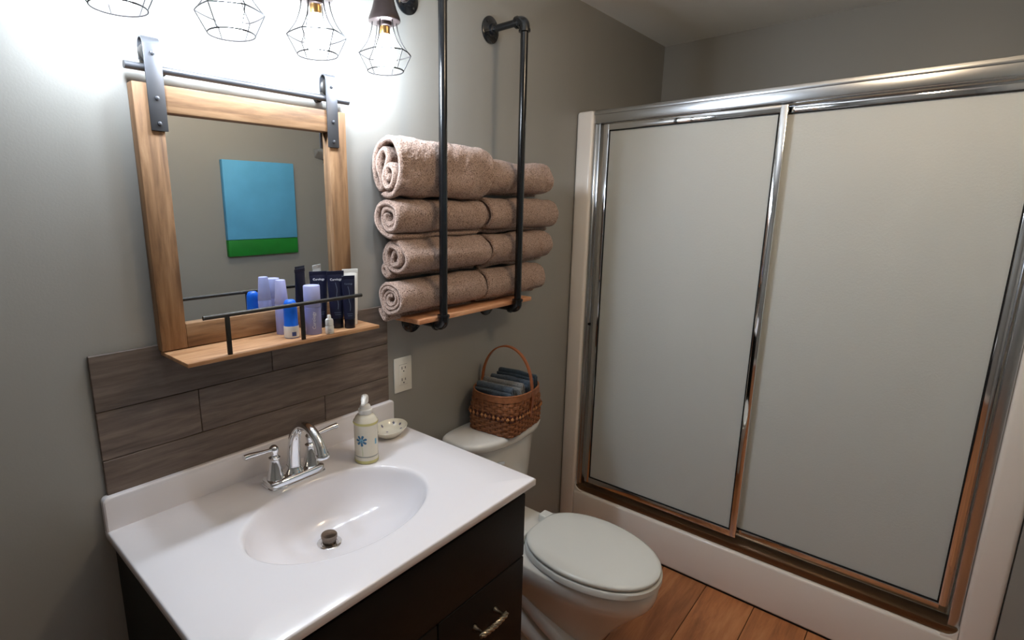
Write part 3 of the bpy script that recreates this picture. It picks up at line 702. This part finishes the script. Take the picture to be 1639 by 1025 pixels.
# ---------------------------------------------------------------- vanity light
vl = thing('vanity_light', (.64, 0, 2.05), 'bronze four-lamp vanity light with wire cage shades above the mirror', 'light')
LY = -.125; LXS = [.968, .765, .562, .359]; LB = 2.076
obj('wall_plate', box(.52, .76, -.018, -.0005, LB - .055, LB + .055, .009), M['bronze'], vl)
obj('crossbar', tube([(.290, LY, LB), (1.032, LY, LB)], .0085, 16), M['bronze'], vl)
for x in (.290, 1.037): obj('end_ball', lathe([(.0005, -.0165), (.008, -.0145), (.0145, -.008), (.0165, 0), (.0145, .008), (.008, .0145), (.0005, .0165)], 24, (x, LY, LB)), M['bronze'], vl)
for x in (.58, .70): obj('stem', tube([(x, -.016, LB), (x, LY, LB)], .0075, 14), M['bronze'], vl)
CZ = 1.998                       # rim of the caps
first = None
for x in LXS:
    c = (x, LY, CZ)
    if first is None:
        cap = obj('shade_cap', lathe([(.0375, -.002), (.0400, 0), (.0402, .006), (.0375, .013), (.0320, .026), (.0270, .042), (.0238, .058), (.0225, .066), (.012, .070), (.012, .080), (.0105, .079), (.0105, .066), (.0205, .062), (.0350, .012), (.0365, .000)], 36, c), M['bronze'], vl, loc=c)
        sock = obj('socket', lathe([(.017, .045), (.0185, .04), (.0185, -.010), (.0165, -.012)], 24, c), M['bronze'], cap, loc=c)
        parts = []
        RM, ZM, RB, ZBt = .0665, -.076, .0455, -.116
        for k in range(6):
            a = 2 * PI * k / 6 + .5; ca, sa = math.cos(a), math.sin(a)
            P = catmull([(.0300, .004), (.0335, -.020), (.0430, -.046), (.0555, -.064), (RM, ZM)].__class__([(r * ca, r * sa, z) for r, z in [(.0300, .004), (.0335, -.020), (.0430, -.046), (.0555, -.064), (RM, ZM)]]), 5)
            P += [Vector((RB * ca, RB * sa, ZBt))]
            parts.append(tube(P, .00135, 6))
        hexr = []
        for k in range(36):
            a = 2 * PI * k / 36 + .5; ph = (k % 6) / 6 * PI / 3 - PI / 6
            rr = RM * (.35 + .65 * math.cos(PI / 6) / math.cos(ph)); hexr.append((rr * math.cos(a), rr * math.sin(a), ZM))
        parts.append(tube(hexr, .00150, 6, closed=True))
        parts.append(tube([(RB * math.cos(2 * PI * k / 32), RB * math.sin(2 * PI * k / 32), ZBt) for k in range(32)], .0016, 6, closed=True))
        cage = obj('cage', move(merge(*parts), *c), M['wire'], cap, loc=c)
        bulb = obj('bulb', lathe([(.0120, -.030), (.0150, -.042), (.0215, -.058), (.0265, -.074), (.0275, -.086), (.0255, -.098), (.0190, -.108), (.010, -.113), (.0005, -.1145)], 28, c), M['bulb'], cap, loc=c)
        scr = obj('bulb_base', lathe([(.0125, -.008), (.0130, -.012), (.0130, -.028), (.0120, -.031)], 24, c), M['brass'], cap, loc=c)
        first = (cap, sock, cage, bulb, scr)
    else:
        cp = inst('shade_cap', first[0], vl, c)
        for nm, src in zip(('socket', 'cage', 'bulb', 'bulb_base'), first[1:]): inst(nm, src, cp, c)

# ---------------------------------------------------------------- toilet
TXc = 1.487
to = thing('toilet', (TXc, -.4, 0), 'white porcelain toilet with closed lid beside the vanity', 'toilet')
n = 64
def tring(a, yf, yb, z, e=5.0, bow=.055, xc=TXc):
    """tank section: bowed front, square back"""
    o = []; yc_ = yf + bow
    for p in superring(0, 0, 1, 1, 0, e, n):
        y_ = (yb + yc_) / 2 + p[1] * (yb - yc_) / 2
        if p[1] < 0: y_ -= bow * (1 - abs(p[0]) ** 2.2) * min(1, abs(p[1]) * 1.6)
        o.append((xc + p[0] * a, y_, z))
    return o
obj('tank', rings([tring(.150, -.165, -.030, .385), tring(.168, -.176, -.026, .40), tring(.182, -.184, -.024, .45), tring(.196, -.190, -.024, .56), tring(.205, -.195, -.024, .68), tring(.207, -.196, -.024, .708)]), M['porcelain'], to)
obj('tank_lid', rings([tring(.214, -.200, -.020, .706), tring(.222, -.210, -.016, .710), tring(.228, -.217, -.014, .718), tring(.229, -.219, -.013, .734), tring(.226, -.216, -.015, .742), tring(.219, -.208, -.020, .7465), tring(.10, -.15, -.06, .7475)]), M['porcelain'], to, angle=60)
def egg(cx, yb, yf, hw, z, k=1.0, nb=2.8, taper=0):
    """toilet seat outline: squared towards the hinge (yb), rounded at the front (yf)"""
    o = []; yc = yb - (yb - yf) * .42
    for j in range(n):
        t_ = 2 * PI * j / n; c, s = math.cos(t_), math.sin(t_)
        e = nb if s > 0 else 2.1
        x = hw * math.copysign(abs(c) ** (2 / e), c); y_ = math.copysign(abs(s) ** (2 / e), s)
        if s > 0 and taper: x *= 1 - taper * y_ ** 1.5
        o.append((cx + x * k, yc + (y_ * (yb - yc) if s > 0 else y_ * (yc - yf)) * k, z))
    return o
SB, SFt, HW = -.298, -.745, .182
bowl = [egg(TXc, -.10, -.560, .112, .0), egg(TXc, -.10, -.562, .116, .012), egg(TXc, -.105, -.560, .110, .04), egg(TXc, -.12, -.575, .108, .10), egg(TXc, -.14, -.612, .118, .16),
        egg(TXc, -.16, -.655, .138, .22), egg(TXc, -.175, -.695, .158, .27), egg(TXc, -.19, -.720, .170, .300), egg(TXc, -.20, -.731, .177, .318), egg(TXc, -.205, -.737, .1815, .340), egg(TXc, -.205, -.739, .1825, .372), egg(TXc, -.21, -.734, .178, .381), egg(TXc, -.26, -.66, .11, .3815)]
bw = obj('bowl', rings(bowl), M['porcelain'], to, angle=70)
obj('rear_deck', box(TXc - .125, TXc + .125, -.312, -.045, .30, .3850, .02, 4), M['porcelain'], to)
for s in (-1, 1):
    tp = catmull([(TXc + s * .060, -.17, .345), (TXc + s * .098, -.235, .300), (TXc + s * .110, -.325, .225), (TXc + s * .104, -.405, .155), (TXc + s * .090, -.480, .100), (TXc + s * .060, -.54, .06)], 8)
    obj('trapway', tube(tp, [.030 + .006 * math.sin(PI * i / 40) for i in range(len(tp))], 20), M['porcelain'], to)
    tp = catmull([(TXc + s * .050, -.10, .27), (TXc + s * .088, -.165, .235), (TXc + s * .106, -.250, .165), (TXc + s * .104, -.335, .095), (TXc + s * .090, -.42, .045), (TXc + s * .06, -.47, .02)], 8)
    obj('trapway', tube(tp, [.030 + .008 * math.sin(PI * i / 40) for i in range(len(tp))], 20), M['porcelain'], to)
    obj('bolt_cap', lathe([(.015, 0), (.0155, .004), (.013, .011), (.006, .015), (.0005, .0155)], 20, (TXc + s * .108, -.285, .012)), M['porcelain'], to)
    obj('foot_pad', rings([superring(TXc + s * .095, -.285, .036, .055, z_, 2.4, 36) for z_ in (0, .012)]), M['porcelain'], to)
def segg(yb, yf, hw, z, k=1.0): return egg(TXc, yb, yf, hw, z, k, 3.6, .27)
obj('seat', rings([segg(SB, SFt, HW, .3845, .985), segg(SB, SFt, HW, .387), segg(SB, SFt, HW, .403), segg(SB, SFt, HW, .407, .985), segg(SB, SFt, HW, .407, .6), segg(SB, SFt, HW, .3845, .6), segg(SB, SFt, HW, .3845, .985)], False, False), M['seat'], to)
obj('seat_lid', rings([segg(SB - .004, SFt + .004, HW - .004, .4100, .965), segg(SB - .004, SFt + .004, HW - .004, .413, .995), segg(SB - .004, SFt + .004, HW - .004, .420), segg(SB - .004, SFt + .004, HW - .004, .4245, .988), segg(SB - .004, SFt + .004, HW - .004, .4275, .94), segg(SB - .004, SFt + .004, HW - .004, .430, .7), segg(SB - .004, SFt + .004, HW - .004, .431, .2)]), M['seat'], to, angle=60)
for s in (-1, 1): obj('hinge', box(TXc + s * .078 - .022, TXc + s * .078 + .022, -.306, -.266, .384, .418, .007, 3), M['seat'], to)
obj('flush_lever', merge(lathe_axis([(.012, 0), (.012, .006), (.006, .01)], (TXc - .15, -.186, .665), (0, -1, 0), 20), tube([(TXc - .15, -.197, .665), (TXc - .11, -.203, .662), (TXc - .085, -.205, .655)], [.0055, .005, .0065], 12)), M['chrome'], to)

# ---------------------------------------------------------------- woven basket
KX, KY, KZ, KR = 1.516, -.126, .7478, math.radians(7)
kb = thing('woven_basket', (KX, KY, KZ), 'brown woven splint basket with arched handle on the toilet tank', 'basket')
KH = .150
def kring(h, n):
    """n points evenly spaced round the basket at height h, with outward normals"""
    f = h / KH; a = .119 + .010 * math.sin(f * PI * .55); b = .093 + .011 * f; e = 7 - 4.6 * min(1, f * 1.1)
    t_ = np.linspace(0, 2 * PI, 1441); c, s = np.cos(t_), np.sin(t_)
    P = np.stack([a * np.sign(c) * np.abs(c) ** (2 / e), b * np.sign(s) * np.abs(s) ** (2 / e)], 1)
    L_ = np.r_[0, np.cumsum(np.linalg.norm(np.diff(P, axis=0), axis=1))]; q = np.arange(n) / n * L_[-1]
    X, Y = np.interp(q, L_, P[:, 0]), np.interp(q, L_, P[:, 1])
    tx, ty = np.roll(X, -1) - np.roll(X, 1), np.roll(Y, -1) - np.roll(Y, 1); l = np.hypot(tx, ty)
    return X, Y, ty / l, -tx / l
def kplace(x, y_, h): return Vector((KX + x * math.cos(KR) - y_ * math.sin(KR), KY + x * math.sin(KR) + y_ * math.cos(KR), KZ + h))
def ksec(h, out=0, n=216, wave=0, ph=0, stakes=36):
    X, Y, nx_, ny_ = kring(h, n); w_ = out + wave * np.cos(stakes / 2 * 2 * PI * np.arange(n) / n + ph)
    return [kplace(x, y_, h) for x, y_ in zip(X + nx_ * w_, Y + ny_ * w_)]
def kpoint(t_, h, out):
    X, Y, nx_, ny_ = kring(h, 720); k_ = int(round(t_ / (2 * PI) * 720)) % 720
    return kplace(X[k_] + nx_[k_] * out, Y[k_] + ny_[k_] * out, h)
def ring_band(h0, h1, out, wave, ph, th=.0016):
    A = [ksec(h0, out, wave=wave, ph=ph), ksec(h0 + .0008, out + th / 2, wave=wave, ph=ph), ksec(h1 - .0008, out + th / 2, wave=wave, ph=ph), ksec(h1, out, wave=wave, ph=ph), ksec(h1, out - th / 2, wave=wave, ph=ph), ksec(h0, out - th / 2, wave=wave, ph=ph)]
    A.append(A[0]); return rings(A, False, False)
obj('base', rings([ksec(.0), ksec(.003)]), M['splint_dk'], kb)
hh = .001; k = 0
while hh < .125:
    belt = .050 < hh < .080
    hgt = .0085 if not belt else .0075
    if hh > .082: hgt = .0105
    obj('weaver', ring_band(hh, hh + hgt, 0, .0031, PI * (k % 2)), M['splint_dk'] if belt else M['splint'], kb, angle=30)
    hh += hgt + .0008; k += 1
for j in range(36):                     # upright stakes the weavers run around
    t_ = 2 * PI * j / 36
    pts = [kpoint(t_, h, 0) for h in np.linspace(.002, .138, 8)]
    tg = (kpoint(t_ + .02, .07, 0) - kpoint(t_ - .02, .07, 0)).normalized(); nr_ = Vector((tg.y, -tg.x, 0))
    wd = .0046
    R = [[p - tg * wd + nr_ * .0008, p + tg * wd + nr_ * .0008, p + tg * wd - nr_ * .0008, p - tg * wd - nr_ * .0008] for p in pts]
    obj('stake', rings(R), M['splint'], kb, smooth=False)
for j in range(48):                     # raised decorative belt of folded splint points
    t_ = 2 * PI * (j + .5) / 48; h = .0695
    p = kpoint(t_, h, .0042); tg = (kpoint(t_ + .03, h, .003) - kpoint(t_ - .03, h, .003)).normalized(); nr_ = Vector((tg.y, -tg.x, 0)); z_ = Vector((0, 0, 1))
    V = [p + tg * .0070, p + z_ * .0095, p - tg * .0070, p - z_ * .0095, p + nr_ * .0055, p - nr_ * .003]
    obj('belt_curl', (V, [[0, 1, 4], [1, 2, 4], [2, 3, 4], [3, 0, 4], [1, 0, 5], [2, 1, 5], [3, 2, 5], [0, 3, 5]]), M['splint_lt'] if j % 3 else M['splint'], kb, smooth=False)
obj('rim', ring_band(.126, .1465, .0028, .0004, 0, .004), M['splint'], kb, angle=30)
obj('rim_lip', tube(ksec(.1475, .0015, 96), .0036, 10, closed=True), M['splint'], kb)
# handle arches from the wall side to the room side
hp = []
for i in range(33):
    a = PI * i / 32; yy = -.1065 * math.cos(a); zz = KZ + .112 + .185 * max(0, math.sin(a)) ** .8
    hp.append((KX + -yy * math.sin(KR) + .0, KY + yy * math.cos(KR), zz))
hp = [(hp[0][0], hp[0][1] + .006, KZ + .05)] + hp + [(hp[-1][0], hp[-1][1] - .006, KZ + .05)]
def band(path, wx, th):
    R = []
    for i, p in enumerate(path):
        p = Vector(p); t_ = (Vector(path[min(len(path) - 1, i + 1)]) - Vector(path[max(0, i - 1)])).normalized()
        sx_ = Vector((math.cos(KR), math.sin(KR), 0)); nn = sx_.cross(t_)
        R.append([p + sx_ * wx / 2 + nn * th / 2, p - sx_ * wx / 2 + nn * th / 2, p - sx_ * wx / 2 - nn * th / 2, p + sx_ * wx / 2 - nn * th / 2])
    return rings(R)
obj('handle', band(hp, .013, .005), M['handle'], kb, angle=30)

# folded washcloths standing in the basket
def fold(w_, h_, layers, gap):
    P = []
    for i in range(layers):
        z_ = i * gap; a, b = (0, w_) if i % 2 == 0 else (w_, 0)
        P += [(a + (b - a) * q / 12, z_) for q in range(13)]
        if i < layers - 1:
            s = 1 if i % 2 == 0 else -1
            P += [(b + s * gap / 2 * math.sin(PI * q / 6), z_ + gap / 2 - gap / 2 * math.cos(PI * q / 6)) for q in range(1, 6)]
    P = np.array(P); P[:, 0] -= w_ / 2; P[:, 1] -= gap * (layers - 1) / 2
    s = np.r_[0, np.cumsum(np.linalg.norm(np.diff(P, axis=0), axis=1))]; ss = np.linspace(0, s[-1], int(s[-1] / .003))
    return np.stack([np.interp(ss, s, P[:, 0]), np.interp(ss, s, P[:, 1])], 1)
def cloth(x, y, z, ln, w_, layers, rot, roll, m, label, seed, gap=.008):
    v, f = ribbon_roll('c', fold(w_, 0, layers, gap), gap * .98, -ln / 2, ln / 2, 0, 0, None, seed, nx=40, fuzz=.0004, lump=.003, stagger=.004)
    T = Matrix.Translation((x, y, z)) @ Matrix.Rotation(rot, 4, 'Z') @ Matrix.Rotation(roll, 4, 'X')
    v = np.array([tuple(T @ Vector(p)) for p in v])
    o = fastobj('folded_washcloth', (v, f), m)
    props(o, label, 'washcloth', 'folded washcloths in the basket')
cloth(1.449, -.126, .880, .150, .050, 3, PI / 2 + KR, math.radians(74), M['slate'], 'slate blue folded washcloth at the near side of the basket', 71, .013)
cloth(1.492, -.128, .888, .165, .050, 3, PI / 2 + KR, math.radians(82), M['grey'], 'grey folded washcloth in the middle of the basket', 72, .0115)
cloth(1.533, -.128, .888, .165, .050, 3, PI / 2 + KR, math.radians(86), M['slate'], 'slate folded washcloth next to the dark blue one in the basket', 73, .0115)
cloth(1.577, -.126, .894, .160, .062, 3, PI / 2 + KR, math.radians(92), M['teal'], 'dark blue folded washcloth at the far side of the basket', 74, .012)

# ---------------------------------------------------------------- things on the opposite wall (seen in the mirror)
pc = thing('canvas_picture', (1.63, YF, 1.256), 'blue and green canvas picture reflected in the mirror', 'picture')
obj('canvas_top', box(1.40, 1.848, YF + .001, YF + .032, 1.352, 1.80, .003), M['canvas_blue'], pc)
obj('canvas_bottom', box(1.40, 1.848, YF + .001, YF + .032, 1.256, 1.350, .003), M['canvas_green'], pc)
hk = thing('wall_bracket', (2.06, YF, 1.84), 'small grey metal bracket reflected near the mirror frame', 'bracket')
obj('plate', box(2.085, 2.105, YF + .001, YF + .012, 1.815, 1.945, .002), M['dark'], hk)
obj('arm', rings([[(2.02, YF + .004, 1.90), (2.086, YF + .004, 1.90), (2.086, YF + .004, 1.835), (2.02, YF + .004, 1.85)], [(2.02, YF + .05, 1.90), (2.086, YF + .05, 1.90), (2.086, YF + .05, 1.88), (2.02, YF + .05, 1.885)]]), M['nickel'], hk, smooth=False)

# ---------------------------------------------------------------- ceiling lamp of the room
CLX, CLY = 1.30, -1.20
cl = thing('ceiling_lamp', (CLX, CLY, ZC), 'opal glass globe lamp hanging below the bathroom ceiling', 'light')
obj('canopy', lathe([(.055, -.020), (.060, -.016), (.062, -.001)], 40, (CLX, CLY, ZC)), M['nickel'], cl)
obj('stem', lathe([(.008, -.11), (.008, -.018)], 16, (CLX, CLY, ZC)), M['nickel'], cl)
obj('globe', lathe([(.0005, -.28)] + [(.09 * math.sin(a), -.19 - .09 * math.cos(a)) for a in np.linspace(.12, PI - .25, 18)], 40, (CLX, CLY, ZC)), M['opal'], cl)
